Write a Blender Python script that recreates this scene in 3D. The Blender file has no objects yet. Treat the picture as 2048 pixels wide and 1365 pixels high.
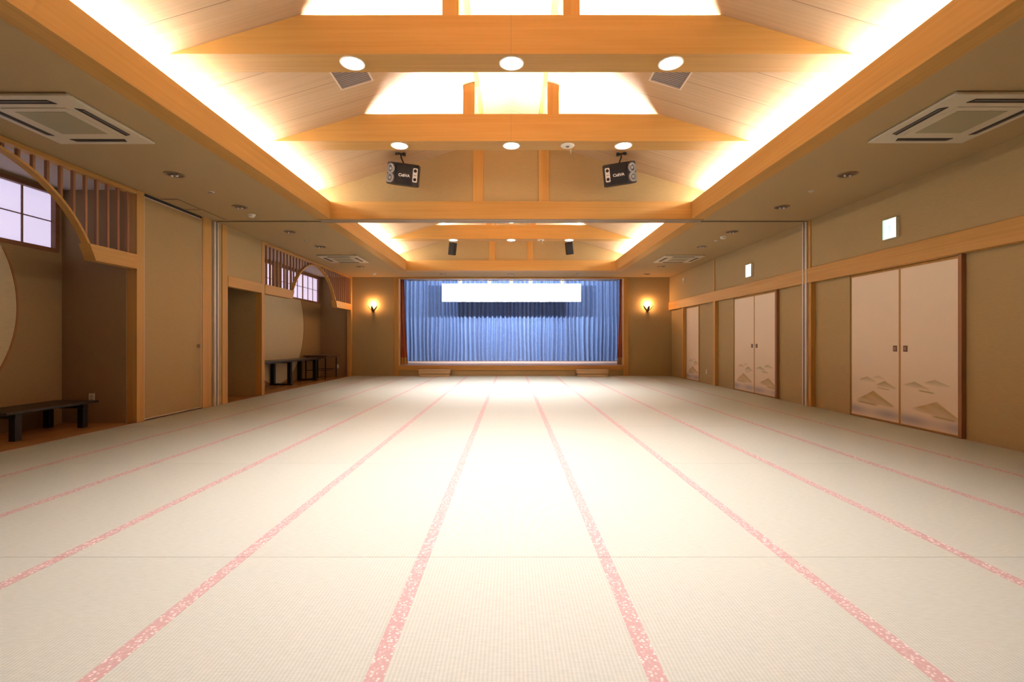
import bpy, bmesh, math, random
from mathutils import Vector, Matrix
random.seed(7)
PI = math.pi
SC = bpy.context.scene
COL = SC.collection

# ------------------------------------------------------------------ room numbers (metres)
CAM_H = 1.085          # camera height
WX = 4.98              # half width of the hall
CZ = 3.10              # flat ceiling
YB = 14.85             # stage wall
RID = CAM_H + 3.42     # ridge height of the vault
PITCH = 0.30
def roof(x): return RID - PITCH * abs(x)

# ------------------------------------------------------------------ mesh helpers
def new(): return bmesh.new()

def box(bm, x0, x1, y0, y1, z0, z1):
    v = [bm.verts.new((x, y, z)) for x in (x0, x1) for y in (y0, y1) for z in (z0, z1)]
    for f in ((0,1,3,2), (4,6,7,5), (0,4,5,1), (2,3,7,6), (0,2,6,4), (1,5,7,3)):
        bm.faces.new([v[i] for i in f])
    return bm

def prism(bm, pts, axis, a, b):
    """polygon pts (2-D) pushed along an axis from a to b. axis x: pts=(y,z); y: pts=(x,z); z: pts=(x,y)"""
    def p(q, t):
        return (t, q[0], q[1]) if axis == 'x' else ((q[0], t, q[1]) if axis == 'y' else (q[0], q[1], t))
    A = [bm.verts.new(p(q, a)) for q in pts]; B = [bm.verts.new(p(q, b)) for q in pts]
    n = len(pts)
    bm.faces.new(A); bm.faces.new(B)
    for i in range(n):
        bm.faces.new((A[i], A[(i+1) % n], B[(i+1) % n], B[i]))
    bmesh.ops.recalc_face_normals(bm, faces=bm.faces[:])
    return bm

def lathe(bm, prof, seg=32, c=(0,0,0), a0=0.0, a1=2*PI):
    """profile [(r,z)] turned round the z axis"""
    full = abs(a1 - a0 - 2*PI) < 1e-6
    n = seg if full else seg + 1
    rings = []
    for r, z in prof:
        if r < 1e-6:
            rings.append([bm.verts.new((c[0], c[1], c[2] + z))])
        else:
            rings.append([bm.verts.new((c[0] + r*math.cos(a0 + (a1-a0)*i/seg), c[1] + r*math.sin(a0 + (a1-a0)*i/seg), c[2] + z)) for i in range(n)])
    for R, S in zip(rings, rings[1:]):
        for i in range(seg):
            j = (i+1) % n
            if len(R) == 1 and len(S) == 1: continue
            if len(R) == 1: bm.faces.new((R[0], S[j], S[i]))
            elif len(S) == 1: bm.faces.new((R[i], R[j], S[0]))
            else: bm.faces.new((R[i], R[j], S[j], S[i]))
    bmesh.ops.recalc_face_normals(bm, faces=bm.faces[:])
    return bm

def tube(bm, pts, r, seg=10):
    """round bar along a polyline"""
    P = [Vector(p) for p in pts]; rings = []
    for i, p in enumerate(P):
        d = (P[min(i+1, len(P)-1)] - P[max(i-1, 0)]).normalized()
        up = Vector((0,0,1)) if abs(d.z) < 0.9 else Vector((1,0,0))
        a = d.cross(up).normalized(); b = d.cross(a)
        rings.append([bm.verts.new(p + r*(math.cos(t)*a + math.sin(t)*b)) for t in [2*PI*k/seg for k in range(seg)]])
    for R, S in zip(rings, rings[1:]):
        for i in range(seg):
            bm.faces.new((R[i], R[(i+1) % seg], S[(i+1) % seg], S[i]))
    bm.faces.new(rings[0]); bm.faces.new(rings[-1])
    bmesh.ops.recalc_face_normals(bm, faces=bm.faces[:])
    return bm

def obj(name, bm, m, parent=None, smooth=False, bev=0.0, at=None):
    if at is not None:
        bmesh.ops.translate(bm, vec=(-at[0], -at[1], -at[2]), verts=bm.verts[:])
    me = bpy.data.meshes.new(name); bm.to_mesh(me); bm.free()
    for mm in (m if isinstance(m, (list, tuple)) else [m]): me.materials.append(mm)
    o = bpy.data.objects.new(name, me); COL.objects.link(o)
    if at is not None: o.location = at
    if parent: o.parent = parent
    if smooth:
        for p in me.polygons: p.use_smooth = True
    if bev:
        b = o.modifiers.new('bevel', 'BEVEL'); b.width = bev; b.segments = 2; b.limit_method = 'ANGLE'
    return o

def tag(o, label, cat, group=None):
    o['label'] = label; o['category'] = cat
    if group: o['group'] = group
    return o

def thing(name, label, cat, loc=(0,0,0), rot=(0,0,0), group=None):
    o = bpy.data.objects.new(name, None); COL.objects.link(o)
    o.empty_display_size = 0.1; o.location = loc; o.rotation_euler = rot
    return tag(o, label, cat, group)

def struct(o, label=None, cat=None):
    o['kind'] = 'structure'
    if label: o['label'] = label
    if cat: o['category'] = cat
    return o

def dup(root, loc, label, rot=None):
    r = root.copy(); COL.objects.link(r); r.location = loc; r['label'] = label
    if rot is not None: r.rotation_euler = rot
    for ch in list(root.children):
        c = ch.copy(); COL.objects.link(c); c.parent = r
        for g in list(ch.children):
            d = g.copy(); COL.objects.link(d); d.parent = c
    return r

# ------------------------------------------------------------------ materials
def mat(name):
    m = bpy.data.materials.new(name); m.use_nodes = True
    nt = m.node_tree
    return m, nt, nt.nodes['Principled BSDF']

def nd(nt, t, **kw):
    n = nt.nodes.new(t)
    for k, v in kw.items(): setattr(n, k, v)
    return n

def plain(name, col, rough=0.5, metal=0.0, var=0.06, scale=30.0, spec=0.5):
    m, nt, b = mat(name)
    tc = nd(nt, 'ShaderNodeTexCoord'); no = nd(nt, 'ShaderNodeTexNoise'); no.inputs['Scale'].default_value = scale
    mx = nd(nt, 'ShaderNodeMix', data_type='RGBA')
    mx.inputs[6].default_value = (*[c*(1-var) for c in col], 1); mx.inputs[7].default_value = (*[min(1, c*(1+var)) for c in col], 1)
    nt.links.new(tc.outputs['Object'], no.inputs['Vector']); nt.links.new(no.outputs['Fac'], mx.inputs[0])
    nt.links.new(mx.outputs[2], b.inputs['Base Color'])
    b.inputs['Roughness'].default_value = rough; b.inputs['Metallic'].default_value = metal
    b.inputs['Specular IOR Level'].default_value = spec
    return m

def wood(name, axis, lo, hi, rough=0.52, fine=1.0):
    """straight-grained timber, grain along one object axis"""
    m, nt, b = mat(name)
    tc = nd(nt, 'ShaderNodeTexCoord'); mp = nd(nt, 'ShaderNodeMapping')
    s = [38.0*fine]*3; s['xyz'.index(axis)] = 0.7*fine
    mp.inputs['Scale'].default_value = s
    no = nd(nt, 'ShaderNodeTexNoise'); no.inputs['Scale'].default_value = 1.0; no.inputs['Detail'].default_value = 5.0
    mp2 = nd(nt, 'ShaderNodeMapping'); s2 = [5.0]*3; s2['xyz'.index(axis)] = 0.35; mp2.inputs['Scale'].default_value = s2
    n2 = nd(nt, 'ShaderNodeTexNoise'); n2.inputs['Scale'].default_value = 1.0; n2.inputs['Detail'].default_value = 2.0
    ad = nd(nt, 'ShaderNodeMath', operation='MULTIPLY_ADD'); ad.inputs[1].default_value = 0.5
    ml = nd(nt, 'ShaderNodeMath', operation='MULTIPLY'); ml.inputs[1].default_value = 0.5
    cr = nd(nt, 'ShaderNodeValToRGB')
    cr.color_ramp.elements[0].position = 0.30; cr.color_ramp.elements[0].color = (*lo, 1)
    cr.color_ramp.elements[1].position = 0.66; cr.color_ramp.elements[1].color = (*hi, 1)
    nt.links.new(tc.outputs['Object'], mp.inputs['Vector']); nt.links.new(mp.outputs['Vector'], no.inputs['Vector'])
    nt.links.new(tc.outputs['Object'], mp2.inputs['Vector']); nt.links.new(mp2.outputs['Vector'], n2.inputs['Vector'])
    nt.links.new(n2.outputs['Fac'], ml.inputs[0]); nt.links.new(no.outputs['Fac'], ad.inputs[0]); nt.links.new(ml.outputs[0], ad.inputs[2])
    nt.links.new(ad.outputs[0], cr.inputs['Fac']); nt.links.new(cr.outputs['Color'], b.inputs['Base Color'])
    b.inputs['Roughness'].default_value = rough
    b.inputs['Specular IOR Level'].default_value = 0.32
    bp = nd(nt, 'ShaderNodeBump'); bp.inputs['Strength'].default_value = 0.05; bp.inputs['Distance'].default_value = 0.002
    nt.links.new(no.outputs['Fac'], bp.inputs['Height']); nt.links.new(bp.outputs['Normal'], b.inputs['Normal'])
    return m

def weave(name, col, rough=0.8, amt=0.10, sy=(60, 60, 420)):
    """woven wall cloth: fine horizontal threads"""
    m, nt, b = mat(name)
    tc = nd(nt, 'ShaderNodeTexCoord'); mp = nd(nt, 'ShaderNodeMapping'); mp.inputs['Scale'].default_value = sy
    no = nd(nt, 'ShaderNodeTexNoise'); no.inputs['Scale'].default_value = 0.25; no.inputs['Detail'].default_value = 3.0
    mx = nd(nt, 'ShaderNodeMix', data_type='RGBA')
    mx.inputs[6].default_value = (*[c*(1-amt) for c in col], 1); mx.inputs[7].default_value = (*[c*(1+amt) for c in col], 1)
    nt.links.new(tc.outputs['Object'], mp.inputs['Vector']); nt.links.new(mp.outputs['Vector'], no.inputs['Vector'])
    nt.links.new(no.outputs['Fac'], mx.inputs[0]); nt.links.new(mx.outputs[2], b.inputs['Base Color'])
    b.inputs['Roughness'].default_value = rough
    b.inputs['Specular IOR Level'].default_value = 0.3
    bp = nd(nt, 'ShaderNodeBump'); bp.inputs['Strength'].default_value = 0.08; bp.inputs['Distance'].default_value = 0.002
    nt.links.new(no.outputs['Fac'], bp.inputs['Height']); nt.links.new(bp.outputs['Normal'], b.inputs['Normal'])
    return m

def glow(name, col, strength):
    m, nt, b = mat(name)
    b.inputs['Base Color'].default_value = (*col, 1)
    b.inputs['Emission Color'].default_value = (*col, 1); b.inputs['Emission Strength'].default_value = strength
    return m

def tatami_mat():
    m, nt, b = mat('tatami_rush')
    tc = nd(nt, 'ShaderNodeTexCoord'); sp = nd(nt, 'ShaderNodeSeparateXYZ')
    nt.links.new(tc.outputs['Object'], sp.inputs[0])
    k = nd(nt, 'ShaderNodeMath', operation='MULTIPLY'); k.inputs[1].default_value = 2*PI/0.0145
    s = nd(nt, 'ShaderNodeMath', operation='SINE'); nt.links.new(sp.outputs['X'], k.inputs[0]); nt.links.new(k.outputs[0], s.inputs[0])
    no = nd(nt, 'ShaderNodeTexNoise'); no.inputs['Scale'].default_value = 1.0; no.inputs['Detail'].default_value = 4.0
    mp = nd(nt, 'ShaderNodeMapping'); mp.inputs['Scale'].default_value = (22, 130, 10)
    nt.links.new(tc.outputs['Object'], mp.inputs['Vector']); nt.links.new(mp.outputs['Vector'], no.inputs['Vector'])
    oi = nd(nt, 'ShaderNodeObjectInfo')
    a = nd(nt, 'ShaderNodeMath', operation='MULTIPLY_ADD'); a.inputs[1].default_value = 0.22
    nt.links.new(s.outputs[0], a.inputs[0]); nt.links.new(no.outputs['Fac'], a.inputs[2])
    r = nd(nt, 'ShaderNodeMath', operation='MULTIPLY_ADD'); r.inputs[1].default_value = 0.10
    nt.links.new(oi.outputs['Random'], r.inputs[0]); nt.links.new(a.outputs[0], r.inputs[2])
    cr = nd(nt, 'ShaderNodeValToRGB')
    cr.color_ramp.elements[0].position = 0.10; cr.color_ramp.elements[0].color = (0.41, 0.425, 0.325, 1)
    cr.color_ramp.elements[1].position = 1.0; cr.color_ramp.elements[1].color = (0.55, 0.562, 0.45, 1)
    nt.links.new(r.outputs[0], cr.inputs['Fac']); nt.links.new(cr.outputs['Color'], b.inputs['Base Color'])
    b.inputs['Roughness'].default_value = 0.55
    b.inputs['Specular IOR Level'].default_value = 0.35
    bp = nd(nt, 'ShaderNodeBump'); bp.inputs['Strength'].default_value = 0.12; bp.inputs['Distance'].default_value = 0.002
    nt.links.new(s.outputs[0], bp.inputs['Height']); nt.links.new(bp.outputs['Normal'], b.inputs['Normal'])
    return m

def brocade():
    m, nt, b = mat('pink_brocade')
    tc = nd(nt, 'ShaderNodeTexCoord'); vo = nd(nt, 'ShaderNodeTexVoronoi'); vo.inputs['Scale'].default_value = 75.0
    no = nd(nt, 'ShaderNodeTexNoise'); no.inputs['Scale'].default_value = 34.0; no.inputs['Detail'].default_value = 2.0
    nt.links.new(tc.outputs['Object'], vo.inputs['Vector']); nt.links.new(tc.outputs['Object'], no.inputs['Vector'])
    ad = nd(nt, 'ShaderNodeMath', operation='MULTIPLY_ADD'); ad.inputs[1].default_value = 0.75
    nt.links.new(no.outputs['Fac'], ad.inputs[0]); nt.links.new(vo.outputs['Distance'], ad.inputs[2])
    cr = nd(nt, 'ShaderNodeValToRGB')
    e = cr.color_ramp.elements
    e[0].position = 0.58; e[0].color = (0.74, 0.64, 0.55, 1)
    e[1].position = 0.70; e[1].color = (0.54, 0.385, 0.33, 1)
    e2 = e.new(0.95); e2.color = (0.48, 0.305, 0.26, 1)
    nt.links.new(ad.outputs[0], cr.inputs['Fac']); nt.links.new(cr.outputs['Color'], b.inputs['Base Color'])
    b.inputs['Roughness'].default_value = 0.7
    return m

def board_ceiling():
    m, nt, b = mat('vault_boards')
    tc = nd(nt, 'ShaderNodeTexCoord'); sp = nd(nt, 'ShaderNodeSeparateXYZ'); nt.links.new(tc.outputs['Object'], sp.inputs[0])
    o = nd(nt, 'ShaderNodeMath', operation='ADD'); o.inputs[1].default_value = -5.165 + 0.4575*30
    d = nd(nt, 'ShaderNodeMath', operation='DIVIDE'); d.inputs[1].default_value = 0.4575
    f = nd(nt, 'ShaderNodeMath', operation='FRACT')
    c = nd(nt, 'ShaderNodeMath', operation='LESS_THAN'); c.inputs[1].default_value = 0.012
    nt.links.new(sp.outputs['Y'], o.inputs[0]); nt.links.new(o.outputs[0], d.inputs[0]); nt.links.new(d.outputs[0], f.inputs[0]); nt.links.new(f.outputs[0], c.inputs[0])
    mp = nd(nt, 'ShaderNodeMapping'); mp.inputs['Scale'].default_value = (0.8, 40, 1)
    no = nd(nt, 'ShaderNodeTexNoise'); no.inputs['Scale'].default_value = 1.0; no.inputs['Detail'].default_value = 4
    nt.links.new(tc.outputs['Object'], mp.inputs['Vector']); nt.links.new(mp.outputs['Vector'], no.inputs['Vector'])
    cr = nd(nt, 'ShaderNodeValToRGB')
    cr.color_ramp.elements[0].position = 0.3; cr.color_ramp.elements[0].color = (0.52, 0.345, 0.195, 1)
    cr.color_ramp.elements[1].position = 0.7; cr.color_ramp.elements[1].color = (0.60, 0.41, 0.245, 1)
    nt.links.new(no.outputs['Fac'], cr.inputs['Fac'])
    mx = nd(nt, 'ShaderNodeMix', data_type='RGBA'); mx.inputs[7].default_value = (0.20, 0.12, 0.07, 1)
    nt.links.new(c.outputs[0], mx.inputs[0]); nt.links.new(cr.outputs['Color'], mx.inputs[6]); nt.links.new(mx.outputs[2], b.inputs['Base Color'])
    b.inputs['Roughness'].default_value = 0.6
    return m

def curtain_mat(name, c0, c1, rough=0.6, sheen=0.3, trans=0.0):
    m, nt, b = mat(name)
    tc = nd(nt, 'ShaderNodeTexCoord'); no = nd(nt, 'ShaderNodeTexNoise'); no.inputs['Scale'].default_value = 9.0; no.inputs['Detail'].default_value = 6.0
    mx = nd(nt, 'ShaderNodeMix', data_type='RGBA'); mx.inputs[6].default_value = (*c0, 1); mx.inputs[7].default_value = (*c1, 1)
    nt.links.new(tc.outputs['Object'], no.inputs['Vector']); nt.links.new(no.outputs['Fac'], mx.inputs[0]); nt.links.new(mx.outputs[2], b.inputs['Base Color'])
    b.inputs['Roughness'].default_value = rough
    b.inputs['Sheen Weight'].default_value = sheen; b.inputs['Sheen Roughness'].default_value = 0.4
    return m

def paint_mat():
    m, nt, b = mat('painted_paper')
    at = nd(nt, 'ShaderNodeAttribute'); at.attribute_name = 'paint'
    nt.links.new(at.outputs['Color'], b.inputs['Base Color'])
    b.inputs['Roughness'].default_value = 0.75
    return m

LO, HI = (0.45, 0.228, 0.054), (0.575, 0.312, 0.088)
WOOD_X = wood('cypress_across', 'x', LO, HI); WOOD_Y = wood('cypress_lengthwise', 'y', LO, HI); WOOD_Z = wood('cypress_upright', 'z', LO, HI)
WOOD_D = wood('brown_timber', 'y', (0.16, 0.065, 0.03), (0.24, 0.105, 0.045))
WOOD_DZ = wood('brown_timber_upright', 'z', (0.24, 0.10, 0.04), (0.33, 0.15, 0.06))
SLATW = wood('slat_timber', 'z', (0.27, 0.115, 0.05), (0.36, 0.165, 0.07))
WOOD_F = wood('alcove_boards', 'y', (0.42, 0.19, 0.06), (0.52, 0.26, 0.09), rough=0.22)
WOOD_S = wood('step_timber', 'x', (0.50, 0.32, 0.15), (0.60, 0.40, 0.20))
STAGE_F = wood('stage_boards', 'x', (0.58, 0.40, 0.30), (0.70, 0.50, 0.39), rough=0.55)
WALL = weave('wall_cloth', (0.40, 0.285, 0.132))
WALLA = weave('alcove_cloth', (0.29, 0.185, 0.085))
DISC = weave('pale_round_cloth', (0.52, 0.42, 0.26), sy=(20, 30, 300), amt=0.14)
ACEIL = plain('alcove_plaster', (0.50, 0.43, 0.38), 0.8)
BACKW = plain('dark_partition', (0.16, 0.11, 0.06), 0.8)
COVERP = plain('track_cover', (0.33, 0.255, 0.17), 0.45, 0.2)
CEIL = weave('ceiling_cloth', (0.42, 0.295, 0.145), sy=(200, 200, 200), amt=0.05)
GABLE = weave('gable_cloth', (0.39, 0.272, 0.125))
PANELW = weave('door_cloth', (0.38, 0.255, 0.112))
VAULT = board_ceiling()
TATAMI = tatami_mat(); HERI = brocade()
ALU = plain('brushed_aluminium', (0.66, 0.58, 0.50), 0.32, 0.85, 0.04)
ALU_L = plain('pale_anodised_trim', (0.66, 0.56, 0.46), 0.4, 0.3, 0.03)
DARK = plain('dark_gap', (0.035, 0.025, 0.016), 0.7)
BLACK = plain('black_lacquer', (0.008, 0.008, 0.009), 0.42, 0, 0.15, spec=0.25)
BLACKT = plain('black_lacquer_top', (0.020, 0.016, 0.012), 0.32, 0, 0.2, spec=0.3)
BLKP = plain('black_plastic', (0.012, 0.011, 0.012), 0.5, spec=0.3)
GREYC = plain('speaker_cone', (0.16, 0.14, 0.13), 0.5)
CONE_L = plain('pale_speaker_cone', (0.22, 0.20, 0.19), 0.4, 0.2)
SILV = plain('silver_plate', (0.72, 0.66, 0.60), 0.35, 0.2, 0.04)
WHITE = plain('white_lettering', (0.80, 0.78, 0.74), 0.5)
IVORY = plain('ivory_plastic', (0.60, 0.52, 0.38), 0.45, 0, 0.03)
IVORYD = plain('ivory_mesh', (0.36, 0.31, 0.19), 0.6, 0, 0.12, 240)
PLATE = plain('white_switch_plate', (0.80, 0.74, 0.62), 0.4, 0, 0.02)
BRONZE = plain('dark_bronze', (0.15, 0.075, 0.035), 0.4, 0.5)
BRONZE_L = plain('light_bronze', (0.30, 0.17, 0.08), 0.35, 0.5)
RINGM = plain('downlight_ring', (0.26, 0.17, 0.095), 0.45, 0.0)
RECESS_SHADE = plain('downlight_painted_recess', (0.13, 0.075, 0.045), 0.35, 0.3)
VENTM = plain('vent_slat', (0.36, 0.29, 0.26), 0.5)
VENTF = plain('vent_frame', (0.74, 0.58, 0.44), 0.5)
BROWNT = wood('brown_table_top', 'y', (0.10, 0.05, 0.025), (0.15, 0.08, 0.04), rough=0.3)
BANNER = plain('white_sign_board', (0.88, 0.88, 0.88), 0.6, 0, 0.01)
BLUE = curtain_mat('blue_stage_cloth', (0.105, 0.19, 0.43), (0.15, 0.25, 0.52))
RED = curtain_mat('red_brown_cloth', (0.36, 0.075, 0.03), (0.44, 0.11, 0.04))
GOLD = curtain_mat('gold_hem', (0.50, 0.27, 0.08), (0.60, 0.34, 0.11))
STAGEW = plain('stage_side_wall', (0.10, 0.085, 0.075), 0.8)
STAGEC = plain('stage_ceiling', (0.30, 0.27, 0.25), 0.8)
CANM = glow('glowing_spot_can', (1.0, 0.88, 0.80), 1.3)  # housing given a glow of its own so the can backs look lit
PETAL = plain('dark_petal', (0.07, 0.032, 0.014), 0.5, 0.2)
PAINT = paint_mat()
PAPER = glow('lit_shoji_paper', (0.70, 0.64, 0.88), 0.88)
COVE = glow('cove_tube', (1.0, 0.94, 0.85), 100.0)
UPL = glow('uplight_tube', (1.0, 0.94, 0.86), 400.0)
LAMP = glow('downlight_lens', (1.0, 0.97, 0.95), 12.0)
BULB = glow('warm_bulb', (1.0, 0.50, 0.20), 200.0)
SPOTL = glow('spot_lens', (1.0, 0.93, 0.85), 6.0)
EXITW = glow('exit_sign_face', (0.72, 1.0, 0.93), 1.15)
EXITG = glow('exit_sign_green', (0.42, 0.98, 0.74), 0.95)
EXITF = glow('exit_sign_figure', (0.48, 0.96, 0.78), 0.92)

# ------------------------------------------------------------------ floor
bm = new(); box(bm, -5.05, 5.2, -1.3, 14.86, -0.12, -0.031)
fl = struct(obj('floor', bm, TATAMI), 'floor base under the tatami mats of the hall', 'floor')
for (y0, y1, x0) in ((1.85, 6.26, -5.95), (8.285, 9.43, -7.2), (9.54, 14.78, -5.95)):
    bm = new(); box(bm, x0, -4.985, y0, y1, -0.03, 0.0)
    obj('wood_floor', bm, WOOD_F, fl)['label'] = 'polished orange-brown boards of the side alcove'

# tatami mats, every one a thing
TW, TL = 0.91, 1.82
def make_mat(L):
    t = thing('tatami_mat', '', 'tatami mat', group='tatami mats of the hall floor')
    bm = new(); box(bm, -TW/2 + 0.031, TW/2 - 0.031, 0.0012, L - 0.0012, -0.03, 0.0); obj('woven_surface', bm, TATAMI, t)
    for s in (-1, 1):
        a, b = sorted((s*(TW/2 - 0.031), s*(TW/2 - 0.0001)))
        bm = new(); box(bm, a, b, 0.0012, L - 0.0012, -0.03, 0.0008); obj('cloth_border', bm, HERI, t)
    return t
ROWS = ['first', 'second', 'third', 'fourth', 'fifth', 'sixth', 'seventh', 'eighth']
CN = ['centre column', 'first column', 'second column', 'third column', 'fourth column', 'fifth column']
proto = {}
for j in range(8):
    y0 = 0.554 + TL*j; L = TL if j < 7 else 14.845 - y0
    for k in range(-5, 6):
        where = CN[0] if k == 0 else CN[abs(k)] + (' right' if k > 0 else ' left') + ' of centre'
        lab = 'pink-edged tatami mat, %s, %s row from the front' % (where, ROWS[j])
        key = j == 7
        if key not in proto:
            proto[key] = make_mat(L); proto[key].location = (0.015 + TW*k, y0, 0); proto[key]['label'] = lab
        else:
            dup(proto[key], (0.015 + TW*k, y0, 0), lab)

# ------------------------------------------------------------------ ceiling
EX = 3.17      # outer face of the coffer beams
bm = new()
box(bm, -7.3, -EX, -1.3, 14.9, CZ, CZ + 0.06); box(bm, EX, 5.2, -1.3, 14.9, CZ, CZ + 0.06)
box(bm, -EX, EX, 13.57, 14.9, CZ, CZ + 0.06); box(bm, -EX, EX, -1.3, -1.0, CZ, CZ + 0.06)
ce = struct(obj('ceiling', bm, CEIL), 'flat beige ceiling around the two raised wooden vaults', 'ceiling')
for (y0, y1) in ((-0.87, 7.79), (7.92, 13.44)):
    for s in (-1, 1):
        bm = new(); prism(bm, [(0, RID), (s*3.48, roof(3.48)), (s*3.48, roof(3.48) + 0.05), (0, RID + 0.05)], 'y', y0, y1)
        obj('vault_slope', bm, VAULT, ce)['label'] = 'sloping pale timber boards of the raised vault'
        bm = new(); box(bm, *sorted((s*3.44, s*3.48)), y0, y1, CZ + 0.06, roof(3.44) + 0.01)
        obj('cove_side', bm, CEIL, ce)
def gable(y0, y1):
    z = 3.378; w = 3.17
    bm = new(); prism(bm, [(-w, z), (w, z), (w, roof(w)), (0, RID), (-w, roof(w))], 'y', y0, y1)
    g = obj('gable_wall', bm, GABLE, ce)
for a, b in ((7.78, 7.93), (13.43, 13.56), (-0.99, -0.86)): gable(a, b)
for (yy, tag_) in ((7.78, 1), (13.43, 2)):
    for s in (-1, 1):
        x0, x1 = sorted((s*0.455, s*0.625))
        bm = new(); prism(bm, [(x0, 3.378), (x1, 3.378), (x1, roof(x1)), (x0, roof(x0))], 'y', yy - 0.022, yy)
        obj('gable_strut', bm, WOOD_Z, ce, bev=0.003)
for s in (-1, 1):
    for (y0, y1) in ((-0.86, 7.755), (7.93, 13.405)):
        x0, x1 = sorted((s*0.405, s*0.452))
        bm = new(); prism(bm, [(x0, RID - 0.165), (x1, RID - 0.165), (x1, roof(x1)), (x0, roof(x0))], 'y', y0, y1)
        obj('ridge_purlin', bm, WOOD_Y, ce)

for (y0, y1) in ((1.86, 6.25), (9.55, 14.77)):
    bm = new(); box(bm, -5.945, -5.10, y0, y1, CZ - 0.012, CZ - 0.001); obj('alcove_ceiling', bm, ACEIL, ce)['label'] = 'pale plaster ceiling inside the alcove'
# edge beams round the two coffers
def edge(lab, x0, x1, y0, y1, m):
    bm = new(); c = ((x0+x1)/2, (y0+y1)/2, 3.09)
    box(bm, x0, x1, y0, y1, 3.088, 3.378)
    return tag(obj('edge_beam', bm, m, at=c, bev=0.004), lab, 'beam', 'wooden edge beams of the raised ceilings')
edge('long left wooden edge beam of the near raised ceiling', -EX, -2.963, -1.0, 7.735, WOOD_Y)
edge('long right wooden edge beam of the near raised ceiling', 2.963, EX, -1.0, 7.735, WOOD_Y)
edge('cross beam above the partition track between the two vaults', -EX, EX, 7.735, 7.97, WOOD_X)
edge('left wooden edge beam of the far raised ceiling', -EX, -2.963, 7.97, 13.37, WOOD_Y)
edge('right wooden edge beam of the far raised ceiling', 2.963, EX, 7.97, 13.37, WOOD_Y)
edge('cross beam nearest the stage, in front of the curtains', -EX, EX, 13.37, 13.57, WOOD_X)
edge('cross beam behind the camera closing the near raised ceiling', -2.963, 2.963, -1.0, -0.8, WOOD_X)

# tie beams across the vaults, with struts, lamps and uplights
ZB, ZT = CAM_H + 2.52, CAM_H + 2.861
def lamp_xyz(x, y): return (x, y + 0.135, ZB)
def make_downlight():
    t = thing('downlight', '', 'downlight', group='lit downlights under the tie beams')
    bm = new(); lathe(bm, [(0.099, 0.0), (0.110, 0.0), (0.112, -0.005), (0.107, -0.009), (0.100, -0.008), (0.099, 0.0)], 40); obj('trim_ring', bm, PLATE, t, smooth=True)
    bm = new(); lathe(bm, [(0.0, -0.022), (0.05, -0.020), (0.084, -0.013), (0.0985, -0.004), (0.0985, -0.001)], 40); obj('lamp_lens', bm, LAMP, t, smooth=True)
    return t
DL = None
TIES = [(2.33, 'tie beam overhead, nearest the camera and out of frame', 'overhead'), (4.14, 'nearest visible tie beam across the top of the photo', 'nearest'), (5.943, 'second tie beam, behind the nearest one, over the two speakers', 'second'),
        (9.8, 'hidden tie beam just beyond the partition track', 'hidden'), (11.61, 'farthest tie beam, inside the far raised ceiling', 'farthest')]
for (yb, lab, nm) in TIES:
    t = thing('tie_beam', lab, 'beam', (0, yb, ZB), group='wooden tie beams across the vaults')
    h = ZT - ZB; w0 = (RID - ZB)/PITCH - 0.005; w1 = (RID - ZT)/PITCH - 0.005
    hc = h - 0.055; wc = (RID - ZB - hc)/PITCH - 0.005; bm = new()
    prism(bm, [(-w0, 0), (w0, 0), (w1, h), (-w1, h)], 'y', 0, 0.03); prism(bm, [(-w0, 0), (w0, 0), (w1, h), (-w1, h)], 'y', 0.253, 0.283)
    prism(bm, [(-w0, 0), (w0, 0), (wc, hc), (-wc, hc)], 'y', 0.03, 0.253); obj('beam_timber', bm, WOOD_X, t)
    bm = new(); box(bm, -0.002, 0.002, -0.0012, 0.0005, 0.001, h - 0.001); obj('butt_joint', bm, BRONZE_L, t)
    for s in (-1, 1):
        x0, x1 = sorted((s*0.460, s*0.607))
        bm = new(); prism(bm, [(x0, hc), (x1, hc), (x1, roof(x1) - ZB), (x0, roof(x0) - ZB)], 'y', 0.031, 0.122); obj('strut', bm, WOOD_Z, t, bev=0.003)
    # the beam is a trough: the tube lies below its lips
    bm = new(); tube(bm, [(-1.72, 0.1415, h - 0.034), (1.72, 0.1415, h - 0.034)], 0.013, 8); obj('uplight_tube', bm, UPL, t, smooth=True)
    for (x, side) in ((-1.434, 'left'), (0.005, 'middle'), (1.445, 'right')):
        lab2 = '%s glowing white downlight under the %s tie beam' % (side, nm)
        if DL is None:
            DL = make_downlight(); DL.location = lamp_xyz(x, yb); DL['label'] = lab2
        else: dup(DL, lamp_xyz(x, yb), lab2)
        ld = bpy.data.lights.new('downlight_beam', 'SPOT'); ld.energy = {2.33: 260, 4.14: 245, 5.943: 215, 9.8: 370, 11.61: 410}[yb]
        ld.spot_size = math.radians(102); ld.spot_blend = 1.0; ld.shadow_soft_size = 0.09; ld.color = (0.94, 0.905, 1.04)
        lo = bpy.data.objects.new('downlight_beam', ld); COL.objects.link(lo); lo.location = (x, yb + 0.135, ZB - 0.06)

# cove tubes lying on the edge beams
for (y0, y1, nm) in ((1.2, 7.70, 'near'), (8.02, 13.34, 'far')):
    for s, sd in ((-1, 'left'), (1, 'right')):
        bm = new(); tube(bm, [(s*3.10, y0, 3.412), (s*3.10, y1, 3.412)], 0.016, 8)
        bm2 = new(); box(bm2, s*3.10 - 0.02, s*3.10 + 0.02, y0, y1, 3.379, 3.396)
        t = thing('cove_light', 'glowing light strip behind the %s edge beam, %s vault' % (sd, nm), 'strip light', (0, 0, 0), group='cove lights behind the edge beams')
        obj('tube', bm, COVE, t, smooth=True); obj('batten', bm2, PLATE, t)

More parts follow.
